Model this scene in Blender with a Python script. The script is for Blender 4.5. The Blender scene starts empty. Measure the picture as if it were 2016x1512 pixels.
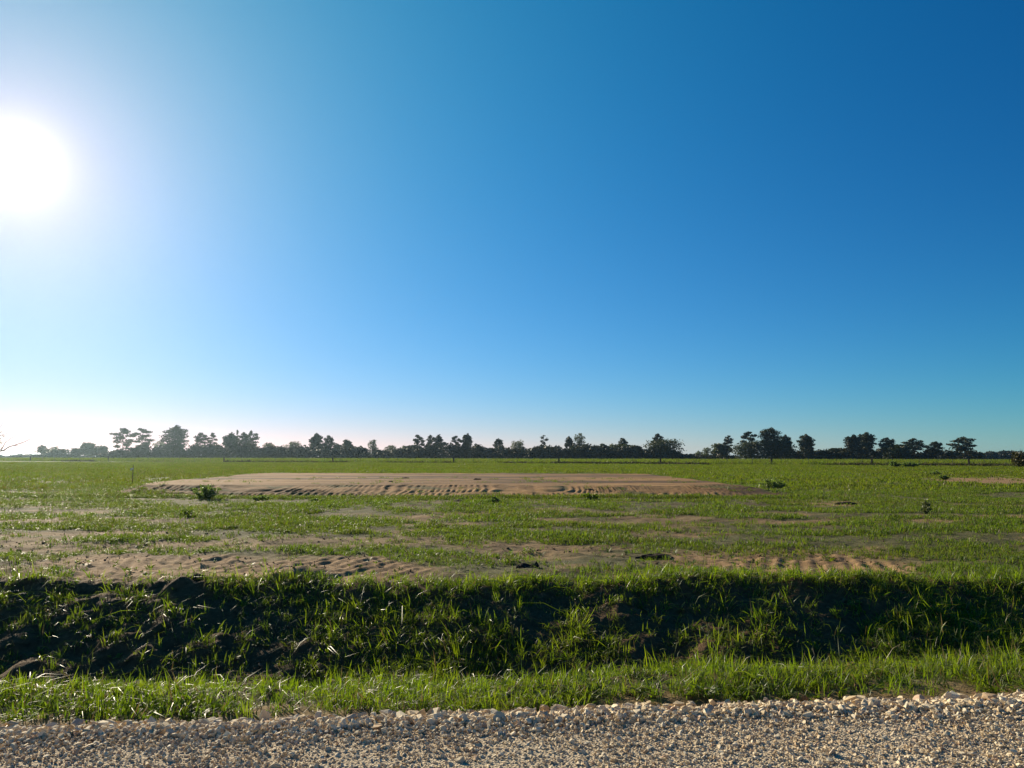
import bpy, bmesh, math, random
import numpy as np
from mathutils import Vector, Matrix

random.seed(7)
RNG = np.random.default_rng(11)
sc = bpy.context.scene
COL = sc.collection

# ------------------------------------------------------------------ camera
F = 1480.0                      # focal length in photo pixels (2016 x 1512)
CX, CY = 1008.0, 756.0
PITCH = math.radians(5.52)
ROLL = math.radians(0.10)
CAM_H = 1.6
cam_d = bpy.data.cameras.new('camera')
cam = bpy.data.objects.new('camera', cam_d)
COL.objects.link(cam)
cam_d.sensor_width = 36.0
cam_d.lens = F / 2016.0 * 36.0
cam_d.clip_start = 0.05
cam_d.clip_end = 20000
CAM_M = Matrix.Translation((0, 0, CAM_H)) @ Matrix.Rotation(math.pi / 2 + PITCH, 4, 'X') @ Matrix.Rotation(ROLL, 4, 'Z')
cam.matrix_world = CAM_M
sc.camera = cam
CR = np.array(CAM_M.to_3x3())

# ------------------------------------------------------------------ sky and sun
SUN_AZ = math.radians(34.3)     # to the left of the view
SUN_EL = math.radians(18.4)
SUN = Vector((-math.sin(SUN_AZ) * math.cos(SUN_EL), math.cos(SUN_AZ) * math.cos(SUN_EL), math.sin(SUN_EL)))
world = bpy.data.worlds.new('World')
sc.world = world
world.use_nodes = True
wn, wl = world.node_tree.nodes, world.node_tree.links
wn.clear()
sky = wn.new('ShaderNodeTexSky')
sky.sky_type = 'NISHITA'
sky.sun_disc = False
sky.sun_elevation = SUN_EL
sky.sun_rotation = -SUN_AZ
sky.altitude = 0
sky.air_density = 1.0
sky.dust_density = 0.0
sky.ozone_density = 3.0
tc = wn.new('ShaderNodeTexCoord')
dp = wn.new('ShaderNodeVectorMath'); dp.operation = 'DOT_PRODUCT'
nv = wn.new('ShaderNodeVectorMath'); nv.operation = 'NORMALIZE'
wl.new(tc.outputs['Generated'], nv.inputs[0])
wl.new(nv.outputs[0], dp.inputs[0])
dp.inputs[1].default_value = SUN
def wmath(op, a, b=None):
    n = wn.new('ShaderNodeMath'); n.operation = op
    for k, v in enumerate((a, b)):
        if v is None: continue
        if isinstance(v, (int, float)): n.inputs[k].default_value = v
        else: wl.new(v, n.inputs[k])
    return n.outputs[0]
ang = wmath('ARCCOSINE', wmath('MINIMUM', dp.outputs['Value'], 0.9999999))
def falloff(amp, deg): return wmath('MULTIPLY', wmath('EXPONENT', wmath('MULTIPLY', ang, -1 / math.radians(deg))), amp * 0.88)
SKY_STRENGTH = 0.1
sep = wn.new('ShaderNodeSeparateColor'); cmb = wn.new('ShaderNodeCombineColor')
wl.new(sky.outputs[0], sep.inputs[0])
core = falloff(2.4, 0.95)
# deeper, more saturated blue than the bare model, plus the aureole that dusty air gives the sun
spz = wn.new('ShaderNodeSeparateXYZ')
wl.new(nv.outputs[0], spz.inputs[0])
elev = wmath('ARCSINE', wmath('MAXIMUM', spz.outputs[2], 0.0))
def low(amp, deg): return wmath('MULTIPLY', wmath('EXPONENT', wmath('MULTIPLY', elev, -1 / math.radians(deg))), amp)
terms = ([falloff(0.90, 7.6), falloff(0.05, 18.0), wmath('MULTIPLY', falloff(0.74, 24.0), low(1.0, 9.0))],
         [falloff(0.55, 26.0), falloff(0.17, 6.5), low(0.16, 6.5)],
         [falloff(0.40, 44.0), falloff(0.12, 6.0), low(0.06, 5.0)])
for k, (gain, power) in enumerate(((0.70, 2.7), (0.415, 1.2), (0.735, 1.15))):
    c = wmath('MULTIPLY', wmath('POWER', wmath('MULTIPLY', sep.outputs[k], SKY_STRENGTH), power), gain)
    for t in terms[k] + [core]: c = wmath('ADD', c, t)
    wl.new(wmath('DIVIDE', c, SKY_STRENGTH), cmb.inputs[k])
bg = wn.new('ShaderNodeBackground')
bg.inputs['Strength'].default_value = 0.068
wl.new(cmb.outputs[0], bg.inputs['Color'])
wo = wn.new('ShaderNodeOutputWorld')
wl.new(bg.outputs[0], wo.inputs['Surface'])

sun_d = bpy.data.lights.new('sun', 'SUN')
sun_d.energy = 5.0
sun_d.angle = math.radians(0.53)
sun_d.color = (1.0, 0.87, 0.66)
sun_o = bpy.data.objects.new('sun', sun_d)
COL.objects.link(sun_o)
sun_o.rotation_euler = SUN.to_track_quat('Z', 'Y').to_euler()

sc.view_settings.view_transform = 'Standard'
sc.view_settings.look = 'None'
sc.view_settings.gamma = 1.0
sc.view_settings.use_curve_mapping = False
sc.view_settings.exposure = 0.72
sc.render.engine = 'CYCLES'
sc.cycles.use_denoising = True
sc.cycles.max_bounces = 6
sc.cycles.diffuse_bounces = 3
sc.cycles.transmission_bounces = 4
sc.cycles.transparent_max_bounces = 8
sc.cycles.volume_bounces = 0
sc.cycles.sample_clamp_indirect = 6.0

# ------------------------------------------------------------------ pixels and noise
def ray(px, py):
    v = CR @ np.array([(px - CX) / F, -(py - CY) / F, -1.0])
    return v
def on_ground(px, py, z=0.0):
    v = ray(px, py)
    t = (z - CAM_H) / v[2]
    return v[0] * t, v[1] * t
def at_depth(px, py, d):
    v = ray(px, py)
    t = d / v[1]
    return v[0] * t, d, CAM_H + v[2] * t
def to_px(x, y, z):
    p = np.stack([x, y, z - CAM_H], -1) @ CR           # camera space
    w = np.maximum(-p[..., 2], 1e-3)
    px = np.where(p[..., 2] < -0.3, CX + F * p[..., 0] / w, -9999)
    py = np.where(p[..., 2] < -0.3, CY - F * p[..., 1] / w, 9999)
    return px, py
_perm = np.random.default_rng(3).random((256, 256))
def vnoise(x, y):
    xi, yi = np.floor(x).astype(int), np.floor(y).astype(int)
    fx, fy = x - xi, y - yi
    fx = fx * fx * (3 - 2 * fx); fy = fy * fy * (3 - 2 * fy)
    g = lambda a, b: _perm[a & 255, b & 255]
    return (g(xi, yi) * (1 - fx) + g(xi + 1, yi) * fx) * (1 - fy) + (g(xi, yi + 1) * (1 - fx) + g(xi + 1, yi + 1) * fx) * fy
def fbm(x, y, oct=4, seed=0):
    s = np.zeros_like(x, dtype=float); a = 0.5; n = 0
    for k in range(oct):
        s += a * vnoise(x * 2 ** k + 17.3 * k + seed * 31.7, y * 2 ** k - 9.1 * k + seed * 12.9); n += a; a *= 0.5
    return s / n
def sstep(a, b, x):
    t = np.clip((x - a) / (b - a), 0, 1)
    return t * t * (3 - 2 * t)

# ------------------------------------------------------------------ helpers
def tag(o, label=None, cat=None, group=None, kind=None):
    if label: o['label'] = label
    if cat: o['category'] = cat
    if group: o['group'] = group
    if kind: o['kind'] = kind
    return o
def mesh_obj(name, verts, faces, mat, parent=None, smooth=False):
    me = bpy.data.meshes.new(name)
    me.from_pydata([tuple(v) for v in verts], [], [tuple(f) for f in faces])
    if mat: me.materials.append(mat)
    if smooth: me.shade_smooth()
    o = bpy.data.objects.new(name, me)
    COL.objects.link(o)
    if parent: o.parent = parent
    return o
def empty(name, loc, rz=0.0):
    o = bpy.data.objects.new(name, None)
    COL.objects.link(o)
    o.location = loc; o.rotation_euler.z = rz
    o.empty_display_size = 0.2
    return o
def tube(V, Fc, pts, radii, n=6):
    base0 = len(V)
    pts = [np.array(p, float) for p in pts]
    for i, p in enumerate(pts):
        d = pts[min(i + 1, len(pts) - 1)] - pts[max(i - 1, 0)]
        d /= np.linalg.norm(d) + 1e-9
        a = np.cross(d, [0.31, 0.92, 0.2]); a /= np.linalg.norm(a) + 1e-9
        b = np.cross(d, a)
        for k in range(n):
            th = 2 * math.pi * k / n
            V.append(p + radii[i] * (math.cos(th) * a + math.sin(th) * b))
    for i in range(len(pts) - 1):
        for k in range(n):
            q = base0 + i * n
            Fc.append((q + k, q + (k + 1) % n, q + n + (k + 1) % n, q + n + k))
    Fc.append(tuple(base0 + k for k in range(n))[::-1])
    q = base0 + (len(pts) - 1) * n
    Fc.append(tuple(q + k for k in range(n)))
def box(V, Fc, x0, x1, y0, y1, z0, z1):
    b = len(V)
    for z in (z0, z1):
        V += [(x0, y0, z), (x1, y0, z), (x1, y1, z), (x0, y1, z)]
    Fc += [(b + 3, b + 2, b + 1, b), (b + 4, b + 5, b + 6, b + 7), (b, b + 1, b + 5, b + 4), (b + 1, b + 2, b + 6, b + 5), (b + 2, b + 3, b + 7, b + 6), (b + 3, b, b + 4, b + 7)]

# ------------------------------------------------------------------ materials
class Mat:
    def __init__(s, name):
        s.m = bpy.data.materials.new(name); s.m.use_nodes = True
        s.n = s.m.node_tree.nodes; s.l = s.m.node_tree.links
        s.b = s.n['Principled BSDF']; s.out = s.n['Material Output']
    def node(s, t, **kw):
        n = s.n.new(t)
        for k, v in kw.items(): setattr(n, k, v)
        return n
    def math(s, op, a, b=None):
        n = s.node('ShaderNodeMath', operation=op)
        for k, v in enumerate((a, b)):
            if v is None: continue
            if isinstance(v, (int, float)): n.inputs[k].default_value = v
            else: s.l.new(v, n.inputs[k])
        return n.outputs[0]
    def noise(s, scale, detail=4, rough=0.55, vec=None, dist=0.0):
        n = s.node('ShaderNodeTexNoise')
        n.inputs['Scale'].default_value = scale; n.inputs['Detail'].default_value = detail
        n.inputs['Roughness'].default_value = rough; n.inputs['Distortion'].default_value = dist
        if vec is not None: s.l.new(vec, n.inputs['Vector'])
        return n.outputs['Fac']
    def ramp(s, fac, stops):
        n = s.node('ShaderNodeValToRGB')
        e = n.color_ramp.elements
        while len(e) < len(stops): e.new(0.5)
        for k, (p, c) in enumerate(stops):
            e[k].position = p; e[k].color = (*c, 1)
        s.l.new(fac, n.inputs[0])
        return n.outputs[0]
    def mix(s, fac, a, b, mode='MIX'):
        n = s.node('ShaderNodeMix', data_type='RGBA', blend_type=mode)
        if isinstance(fac, (int, float)): n.inputs['Factor'].default_value = fac
        else: s.l.new(fac, n.inputs['Factor'])
        for k, v in (('A', a), ('B', b)):
            i = [q for q in n.inputs if q.name == k and q.type == 'RGBA'][0]
            if isinstance(v, tuple): i.default_value = (*v, 1)
            else: s.l.new(v, i)
        return [q for q in n.outputs if q.type == 'RGBA'][0]
    def attr(s, name):
        return s.node('ShaderNodeAttribute', attribute_name=name).outputs['Fac']
    def pos(s):
        return s.node('ShaderNodeNewGeometry').outputs['Position']
    def bump(s, h, strength, dist):
        n = s.node('ShaderNodeBump')
        n.inputs['Strength'].default_value = strength; n.inputs['Distance'].default_value = dist
        s.l.new(h, n.inputs['Height']); s.l.new(n.outputs[0], s.b.inputs['Normal'])
    def set(s, col=None, rough=0.8, spec=0.3):
        if isinstance(col, tuple): s.b.inputs['Base Color'].default_value = (*col, 1)
        elif col is not None: s.l.new(col, s.b.inputs['Base Color'])
        s.b.inputs['Roughness'].default_value = rough
        s.b.inputs['Specular IOR Level'].default_value = spec
        return s.m

def leaf_mat(name, stops, trans, rough=0.5, spec=0.4, tint=(1.25, 1.3, 0.5), dry=0.0):
    """thin leaf: reflects on the lit side, glows through when the sun is behind it"""
    M = Mat(name)
    rnd = M.node('ShaderNodeObjectInfo').outputs['Random']
    big = M.noise(0.35, 3, vec=M.pos())
    mp = M.node('ShaderNodeMapping'); mp.inputs['Scale'].default_value = (0.06, 0.22, 0.2)
    M.l.new(M.pos(), mp.inputs[0])
    streak = M.noise(1.0, 5, 0.62, mp.outputs[0])
    c = M.ramp(M.math('ADD', M.math('MULTIPLY', rnd, 0.65), M.math('MULTIPLY', big, 0.4)), stops)
    if dry: c = M.mix(M.ramp(streak, [(0.40, (0, 0, 0)), (0.64, (dry, dry, dry))]), c, (0.105, 0.085, 0.034))
    M.set(c, rough, spec)
    tr = M.node('ShaderNodeBsdfTranslucent')
    M.l.new(M.mix(1.0, c, tint, 'MULTIPLY'), tr.inputs['Color'])
    mx = M.node('ShaderNodeMixShader'); mx.inputs[0].default_value = trans
    M.l.new(M.b.outputs[0], mx.inputs[1]); M.l.new(tr.outputs[0], mx.inputs[2])
    M.l.new(mx.outputs[0], M.out.inputs['Surface'])
    return M.m

def ground_mat():
    M = Mat('field_ground')
    p = M.pos()
    soil, dark, lush = M.attr('soil'), M.attr('dark'), M.attr('lush')
    n1 = M.noise(1.3, 6, 0.65, p); n2 = M.noise(14, 4, 0.6, p); n3 = M.noise(60, 3, 0.6, p)
    thatch = M.ramp(n1, [(0.3, (0.075, 0.062, 0.024)), (0.5, (0.125, 0.108, 0.042)), (0.72, (0.19, 0.148, 0.070))])
    thatch = M.mix(M.math('MULTIPLY', n2, 0.55), thatch, (0.060, 0.075, 0.018))
    mp = M.node('ShaderNodeMapping'); mp.inputs['Scale'].default_value = (0.03, 0.14, 0.2)
    M.l.new(p, mp.inputs[0])
    far = M.ramp(M.noise(1.0, 5, 0.6, mp.outputs[0]), [(0.35, (0.095, 0.125, 0.024)), (0.6, (0.15, 0.165, 0.045))])
    thatch = M.mix(lush, thatch, far)
    sand = M.ramp(n1, [(0.25, (0.20, 0.115, 0.050)), (0.5, (0.34, 0.21, 0.098)), (0.75, (0.44, 0.28, 0.138))])
    sand = M.mix(M.math('MULTIPLY', n3, 0.5), sand, (0.20, 0.115, 0.050))
    c = M.mix(soil, thatch, sand)
    loam_and_shade = M.ramp(n2, [(0.3, (0.070, 0.038, 0.017)), (0.7, (0.165, 0.095, 0.043))])  # dark earth of the patches; in the ditch also painted shade
    c = M.mix(dark, c, loam_and_shade)
    M.set(c, 0.95, 0.12)
    M.bump(M.math('ADD', M.math('MULTIPLY', n2, 0.7), M.math('MULTIPLY', n3, 0.4)), 0.7, 0.035)
    return M.m
def pad_mat():
    M = Mat('pad_soil')
    p = M.pos()
    n1 = M.noise(0.55, 6, 0.65, p); n2 = M.noise(9, 4, 0.6, p)
    mp = M.node('ShaderNodeMapping'); mp.inputs['Scale'].default_value = (0.10, 0.5, 1)
    M.l.new(p, mp.inputs[0])
    st = M.noise(1.0, 5, 0.6, mp.outputs[0])
    c = M.ramp(st, [(0.34, (0.12, 0.060, 0.022)), (0.48, (0.27, 0.145, 0.053)), (0.64, (0.43, 0.25, 0.098))])
    c = M.mix(M.math('MULTIPLY', n1, 0.45), c, (0.23, 0.125, 0.048))
    c = M.mix(M.attr('dark'), c, (0.060, 0.036, 0.020))
    c = M.mix(M.attr('weedy'), c, (0.06, 0.075, 0.02))
    M.set(c, 0.95, 0.1)
    M.bump(n2, 0.6, 0.03)
    return M.m
def gravel_base_mat():
    M = Mat('gravel_fines')
    p = M.pos()
    v = M.node('ShaderNodeTexVoronoi'); v.inputs['Scale'].default_value = 75
    M.l.new(p, v.inputs['Vector'])
    c = M.ramp(M.noise(3, 5, 0.6, p), [(0.3, (0.31, 0.22, 0.125)), (0.7, (0.47, 0.365, 0.225))])
    c = M.mix(M.math('MULTIPLY', v.outputs['Distance'], 0.9), (0.58, 0.48, 0.34), c)
    M.set(c, 0.95, 0.1)
    M.bump(v.outputs['Distance'], 0.8, 0.012)
    return M.m
def stone_mat():
    M = Mat('crushed_limestone')
    rnd = M.node('ShaderNodeObjectInfo').outputs['Random']
    c = M.ramp(rnd, [(0.0, (0.44, 0.29, 0.16)), (0.10, (0.58, 0.43, 0.235)), (0.28, (0.69, 0.55, 0.335)),
                     (0.60, (0.78, 0.65, 0.43)), (0.86, (0.85, 0.745, 0.53)), (0.94, (0.40, 0.35, 0.28)), (1.0, (0.56, 0.34, 0.20))])
    p = M.pos()
    n = M.noise(90, 4, 0.6, p)
    c = M.mix(M.math('MULTIPLY', n, 0.4), c, (0.52, 0.38, 0.23))
    c = M.mix(M.ramp(M.noise(1.6, 5, 0.65, p), [(0.45, (0, 0, 0)), (0.80, (.5, .5, .5))]), c, (0.50, 0.35, 0.20))
    M.set(c, 0.85, 0.25)
    M.bump(n, 0.4, 0.006)
    return M.m
def plain_mat(name, a, b, scale, rough=0.85, spec=0.2, bump=0.0):
    M = Mat(name)
    n = M.noise(scale, 5, 0.6, M.node('ShaderNodeTexCoord').outputs['Object'])
    M.set(M.ramp(n, [(0.3, a), (0.7, b)]), rough, spec)
    if bump: M.bump(n, 0.6, bump)
    return M.m

M_GROUND, M_PAD, M_GBASE, M_STONE = ground_mat(), pad_mat(), gravel_base_mat(), stone_mat()
M_TALL = leaf_mat('verge_grass_blade', [(0.1, (0.080, 0.132, 0.012)), (0.5, (0.125, 0.180, 0.018)), (0.95, (0.185, 0.215, 0.030))], 0.54, 0.45, 0.4, (1.7, 1.8, 0.28))
M_SHORT = leaf_mat('field_grass_blade', [(0.1, (0.065, 0.108, 0.016)), (0.5, (0.105, 0.158, 0.024)), (0.95, (0.160, 0.190, 0.040))], 0.46, 0.55, 0.2, (1.45, 1.6, 0.35), 0.32)
M_DRY = leaf_mat('dry_grass_blade', [(0.1, (0.16, 0.12, 0.05)), (0.9, (0.26, 0.21, 0.10))], 0.3, 0.5, 0.3, (1.2, 1.1, 0.7))
M_FAR = leaf_mat('far_grass_blade', [(0.1, (0.070, 0.105, 0.014)), (0.5, (0.105, 0.150, 0.022)), (0.95, (0.160, 0.185, 0.038))], 0.50, 0.65, 0.12, (1.45, 1.6, 0.36), 0.5)
M_WEED = leaf_mat('weed_leaf', [(0.1, (0.105, 0.145, 0.050)), (0.9, (0.165, 0.205, 0.075))], 0.5, 0.5, 0.35, (1.2, 1.4, 0.5))
M_PINE = leaf_mat('pine_needles', [(0.1, (0.032, 0.042, 0.015)), (0.9, (0.052, 0.064, 0.022))], 0.12, 0.6, 0.2, (1.2, 1.1, 0.6))
M_OAK = leaf_mat('broad_leaves', [(0.1, (0.036, 0.048, 0.015)), (0.9, (0.062, 0.076, 0.022))], 0.2, 0.55, 0.25, (1.2, 1.2, 0.5))
M_PALE = leaf_mat('pale_leaves', [(0.1, (0.075, 0.095, 0.040)), (0.9, (0.120, 0.140, 0.060))], 0.30, 0.55, 0.25, (1.2, 1.2, 0.6))
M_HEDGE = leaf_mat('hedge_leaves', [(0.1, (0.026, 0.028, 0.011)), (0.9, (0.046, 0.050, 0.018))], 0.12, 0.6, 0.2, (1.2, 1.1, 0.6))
M_BARK = plain_mat('bark', (0.045, 0.033, 0.025), (0.095, 0.072, 0.055), 3)
M_DEAD = plain_mat('weathered_branch', (0.05, 0.043, 0.036), (0.10, 0.086, 0.072), 5)
M_POST = plain_mat('weathered_post', (0.022, 0.016, 0.012), (0.05, 0.038, 0.028), 8)
M_STEEL = plain_mat('painted_steel_post', (0.035, 0.040, 0.032), (0.06, 0.065, 0.05), 20, 0.6, 0.4)
M_WIRE = plain_mat('fence_wire', (0.16, 0.15, 0.14), (0.24, 0.23, 0.21), 30, 0.5, 0.5)
M_STAKE = plain_mat('survey_stake_wood', (0.05, 0.037, 0.022), (0.09, 0.068, 0.04), 12)
M_TAPE = plain_mat('white_flagging', (0.72, 0.72, 0.70), (0.82, 0.82, 0.80), 20, 0.6)
M_CLOD = plain_mat('dark_clod', (0.020, 0.013, 0.009), (0.060, 0.040, 0.027), 9, 0.95, 0.1, 0.02)

# ------------------------------------------------------------------ ground shape
def road_edge(x): return 5.03 + 0.095 * x + 0.20 * (fbm(x * 1.1, x * 0 + 3.1, 4) - 0.5)
def far_crest(x): return 9.62 - 0.035 * x + 0.95 * (fbm(x * 0.45, x * 0 + 8.2, 4, 2) - 0.5)

SOIL = [  # bare patches: px ellipse (cx, cy, rx, ry, strength)
    (230, 1118, 150, 30, 1.0), (470, 1120, 190, 30, 1.0), (700, 1122, 150, 26, 1.0), (640, 1068, 260, 10, .55),
    (1010, 1075, 110, 14, .45), (1420, 1108, 150, 24, .95), (1660, 1122, 170, 30, .95), (1480, 1088, 260, 10, .6),
    (180, 1026, 170, 7, .6), (270, 973, 120, 6, .95), (390, 968, 80, 8, .9), (1320, 1030, 120, 22, .5), (1640, 992, 70, 6, .9), (1580, 975, 90, 5, .8),
    (1950, 946, 120, 8, 1.0), (1700, 1080, 60, 6, .6), (60, 1130, 90, 16, .7), (1120, 1118, 50, 8, .6),
    (1240, 1065, 80, 10, .4), (120, 972, 90, 5, .7), (880, 1060, 160, 9, .4), (1250, 1012, 150, 6, .35)]
def masks(x, y, z0=0.0):
    px, py = to_px(x, y, np.zeros_like(x) + z0)
    s = np.zeros_like(x)
    wob = (fbm(x * 0.9, y * 0.9, 4, 5) - 0.5) * 1.6
    for cx, cy, rx, ry, st in SOIL:
        q = np.sqrt(((px - cx) / rx) ** 2 + ((py - cy) / ry) ** 2)
        s = np.maximum(s, st * sstep(1.25, 0.6, q + wob * 0.8))
    s = np.maximum(s, .75 * sstep(.56, .70, fbm(x * .33, y * .75, 5, 51)) * (y > 10) * sstep(34, 20, y))
    s = s * (py < 1175)
    return s, px, py
def tread(x, y):
    """ridges pressed in by a crawler track, running away from the road"""
    w = x + 0.05 * np.sin(y * 2.3) + 0.03 * (fbm(x * 3, y * 3, 2, 9) - .5)
    ph = (w / 0.27) % 1.0
    return np.clip(np.where(ph < 0.62, np.sin(ph / 0.62 * math.pi), 0.0), 0, 1) ** 0.7 * (.5 + .9 * vnoise(np.floor(w / .27) * 3.7, y * .55))
def height(x, y):
    re, fc = road_edge(x), far_crest(x)
    ne = re + 0.85 + 0.15 * (fbm(x * 0.8, x * 0 + 1.7, 3, 4) - 0.5)
    xs = [re * 0 - 100, re - 0.35, re + 0.05, ne, ne + 1.15, fc - 2.05, fc - 0.36, fc - 0.06, fc + 0.45]
    zs = [0.0, 0.0, -0.075, -0.10, -0.66, -0.68, -0.145, 0.0, 0.0]
    zs = [q * (1 - .20 * sstep(-1, 2.5, x)) if q < -.12 else q + 0 * x for q in zs]
    z = np.zeros_like(x)
    for i in range(len(xs) - 1):
        m = (y >= xs[i]) & (y < xs[i + 1])
        t = np.clip((y - xs[i]) / (xs[i + 1] - xs[i]), 0, 1)
        z = np.where(m, zs[i] + (zs[i + 1] - zs[i]) * t, z)
    offroad = sstep(0.0, 0.3, y - re)
    near = sstep(60, 20, y)
    ditch = sstep(ne, ne + 0.4, y) * sstep(fc + 0.4, fc - 0.2, y)
    z = z + offroad * near * ((fbm(x * 0.7, y * 0.7, 4) - 0.5) * 0.10 + (fbm(x * 4, y * 4, 3, 3) - 0.5) * 0.05)
    z = z + ditch * (fbm(x * 2.2, y * 2.2, 4, 6) - 0.5) * 0.22 + ditch * (fbm(x * 9, y * 9, 3, 7) - 0.5) * 0.09
    # low spoil heaps along the crest and a gentle swell in the field
    for hx, hy, r, h in ((2.2, 9.75, 1.0, .12), (4.4, 9.6, 1.1, .10), (-2.8, 10.3, .5, .12), (0.5, 10.5, .8, .07), (6.2, 10.2, 1.3, .08)):
        z = z + h * np.exp(-((x - hx) ** 2 + ((y - hy) * 1.5) ** 2) / (r * r))
    z = z + 0.16 * (fbm(x * 0.10, y * 0.10, 3, 8) - 0.5) * sstep(11, 16, y) * sstep(120, 60, y)
    return z
def full_height(x, y):
    z = height(x, y)
    s, px, py = masks(x, y)
    tm = s * sstep(10.0, 10.4, y) * sstep(13.5, 12.5, y) * sstep(0.40, 0.56, fbm(x * 0.5, y * 0.6, 3, 12))
    return z + 0.024 * tm * tread(x * 1.1 - y * 0.35 * np.sign(x + 5.0), y * .6) + s * (y > 10) * (y < 16) * (fbm(x * 6, y * 6, 4, 13) - .5) * .045

# the one sheet of ground, finer where the camera stands
rows = np.concatenate([np.linspace(-40, 2, 8), np.arange(2.6, 14.6, 0.045)])
g = [rows[-1]]
while g[-1] < 5000: g.append(g[-1] * (1.0065 if g[-1] < 45 else 1.02 if g[-1] < 260 else 1.12) + 0.01)
rows = np.concatenate([rows, np.array(g[1:])])
us = np.concatenate([-np.geomspace(6, 1.1, 10), np.linspace(-1, 1, 700), np.geomspace(1.1, 6, 10)])
UU, YY = np.meshgrid(us, rows)
XX = UU * (4.5 + 0.80 * np.maximum(YY, 0))
ZZ = full_height(XX, YY)
soilm, PX, PY = masks(XX, YY)
RE, FC = road_edge(XX), far_crest(XX)
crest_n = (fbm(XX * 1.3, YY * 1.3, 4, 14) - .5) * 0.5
darkm = sstep(RE + 0.55, RE + 0.95, YY + crest_n * .4) * sstep(FC + 0.30, FC - 0.05, YY + crest_n) * 0.96  # dark ditch topsoil, its colour also deepening the shade of the bank
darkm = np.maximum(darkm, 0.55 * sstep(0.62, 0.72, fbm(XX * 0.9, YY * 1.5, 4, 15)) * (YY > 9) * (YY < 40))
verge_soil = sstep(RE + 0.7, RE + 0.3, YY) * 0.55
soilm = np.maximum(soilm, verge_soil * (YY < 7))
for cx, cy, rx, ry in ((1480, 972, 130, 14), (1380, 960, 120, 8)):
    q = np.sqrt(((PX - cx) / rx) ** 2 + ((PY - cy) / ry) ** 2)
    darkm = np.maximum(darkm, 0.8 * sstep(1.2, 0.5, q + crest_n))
lushm = sstep(28, 60, YY)
def add_attr(me, name, arr):
    a = me.attributes.new(name, 'FLOAT', 'POINT'); a.data.foreach_set('value', arr.astype(np.float32).ravel())
def grid_obj(name, X, Y, Z, mat):
    r, c = X.shape
    idx = np.arange(r * c).reshape(r, c)
    f = np.stack([idx[:-1, :-1], idx[:-1, 1:], idx[1:, 1:], idx[1:, :-1]], -1).reshape(-1, 4)
    me = bpy.data.meshes.new(name)
    me.vertices.add(r * c); me.loops.add(f.size); me.polygons.add(len(f))
    me.vertices.foreach_set('co', np.stack([X, Y, Z], -1).astype(np.float32).ravel())
    me.loops.foreach_set('vertex_index', f.astype(np.int32).ravel())
    me.polygons.foreach_set('loop_start', np.arange(0, f.size, 4, dtype=np.int32))
    me.update(calc_edges=True)
    me.shade_smooth()
    me.materials.append(mat)
    o = bpy.data.objects.new(name, me); COL.objects.link(o)
    return o
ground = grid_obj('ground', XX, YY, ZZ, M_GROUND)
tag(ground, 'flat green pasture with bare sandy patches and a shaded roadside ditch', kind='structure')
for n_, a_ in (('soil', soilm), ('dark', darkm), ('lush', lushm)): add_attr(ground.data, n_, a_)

# gravel road surface, one sheet just above the ground
gx = np.linspace(-40, 40, 700); gy = np.concatenate([np.linspace(-8, 3, 8), np.linspace(3.1, 5.0, 40)])
GX, GT = np.meshgrid(gx, np.linspace(0, 1, 48))
GE = road_edge(GX) + 0.04
GY = -8 + (GE + 8) * GT ** 0.35
GZ = 0.012 + 0.012 * (fbm(GX * 2, GY * 2, 3, 21) - .5) - 0.09 * sstep(GE - 0.40, GE, GY)
road = grid_obj('gravel_road', GX, GY, GZ, M_GBASE)
tag(road, 'pale crushed limestone gravel road at the bottom edge', kind='structure')

# building pad
px_ = np.arange(-21.8, 13.6, 0.06)
py_ = np.concatenate([np.arange(28.6, 34.6, 0.07), np.geomspace(34.65, 59.5, 50)])
PXX, PYY = np.meshgrid(px_, py_)
edge_n = (fbm(PXX * 0.35, PYY * 0.35, 3, 31) - .5) * 1.6
front = 29.5 + 0.9 * edge_n + 0.5 * (fbm(PXX * 1.4, PYY * 0.0 + 5, 3, 41) - .5) + 0.06 * np.maximum(PXX - 6, 0) ** 1.5
bank = (PYY - front) / 4.3
rise = np.minimum.reduce([bank, (PXX + np.interp(PYY, [28, 29.8, 32, 35.5, 59], [9, 13.2, 17.0, 19.2, 21.3]) + edge_n) / 2.2, (13.0 + edge_n - PXX) / 3.0, (58.8 - PYY) / 1.2])
PZ = -0.10 + 0.44 * np.clip(rise, 0, 1) ** 0.85 + 0.05 * (fbm(PXX * 0.6, PYY * 0.6, 4, 32) - .5)
skew = 0.55 * (fbm(PXX * 0.12, PYY * 0.0 + 2, 2, 37) - .5)
def band(lo, hi): return sstep(lo - .05, lo + .04, bank + .12 * (fbm(PXX * .5, PXX * 0, 2, 38) - .5)) * sstep(hi + .06, hi - .05, bank)
tm = (.25 + .75 * sstep(0.30, 0.46, fbm(PXX * 0.35, PYY * 0.5, 3, 33))) * sstep(-18, -15, PXX) * sstep(11, 8.5, PXX)
t1 = tread(PXX + skew * PYY, PYY); t2 = tread(PXX - 0.3 * skew * PYY + 0.13, PYY)
PZ = PZ + 0.062 * tm * (band(.45, .95) * (t1 - .4) + .8 * band(.12, .40) * (t2 - .4) * sstep(.32, .5, fbm(PXX * .25, PYY * .3, 3, 39)))
PZ = PZ + (fbm(PXX * 2.6, PYY * 2.6, 4, 34) - .5) * 0.045 * sstep(0, .2, rise) * sstep(1.3, .9, bank) + (fbm(PXX * 1.2, PYY * 0.8, 3, 34) - .5) * 0.05
pad = grid_obj('dirt_building_pad', PXX, PYY, PZ, M_PAD)
tag(pad, 'low rectangular tan earth pad with crawler tread marks on its bank', kind='structure')
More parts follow.
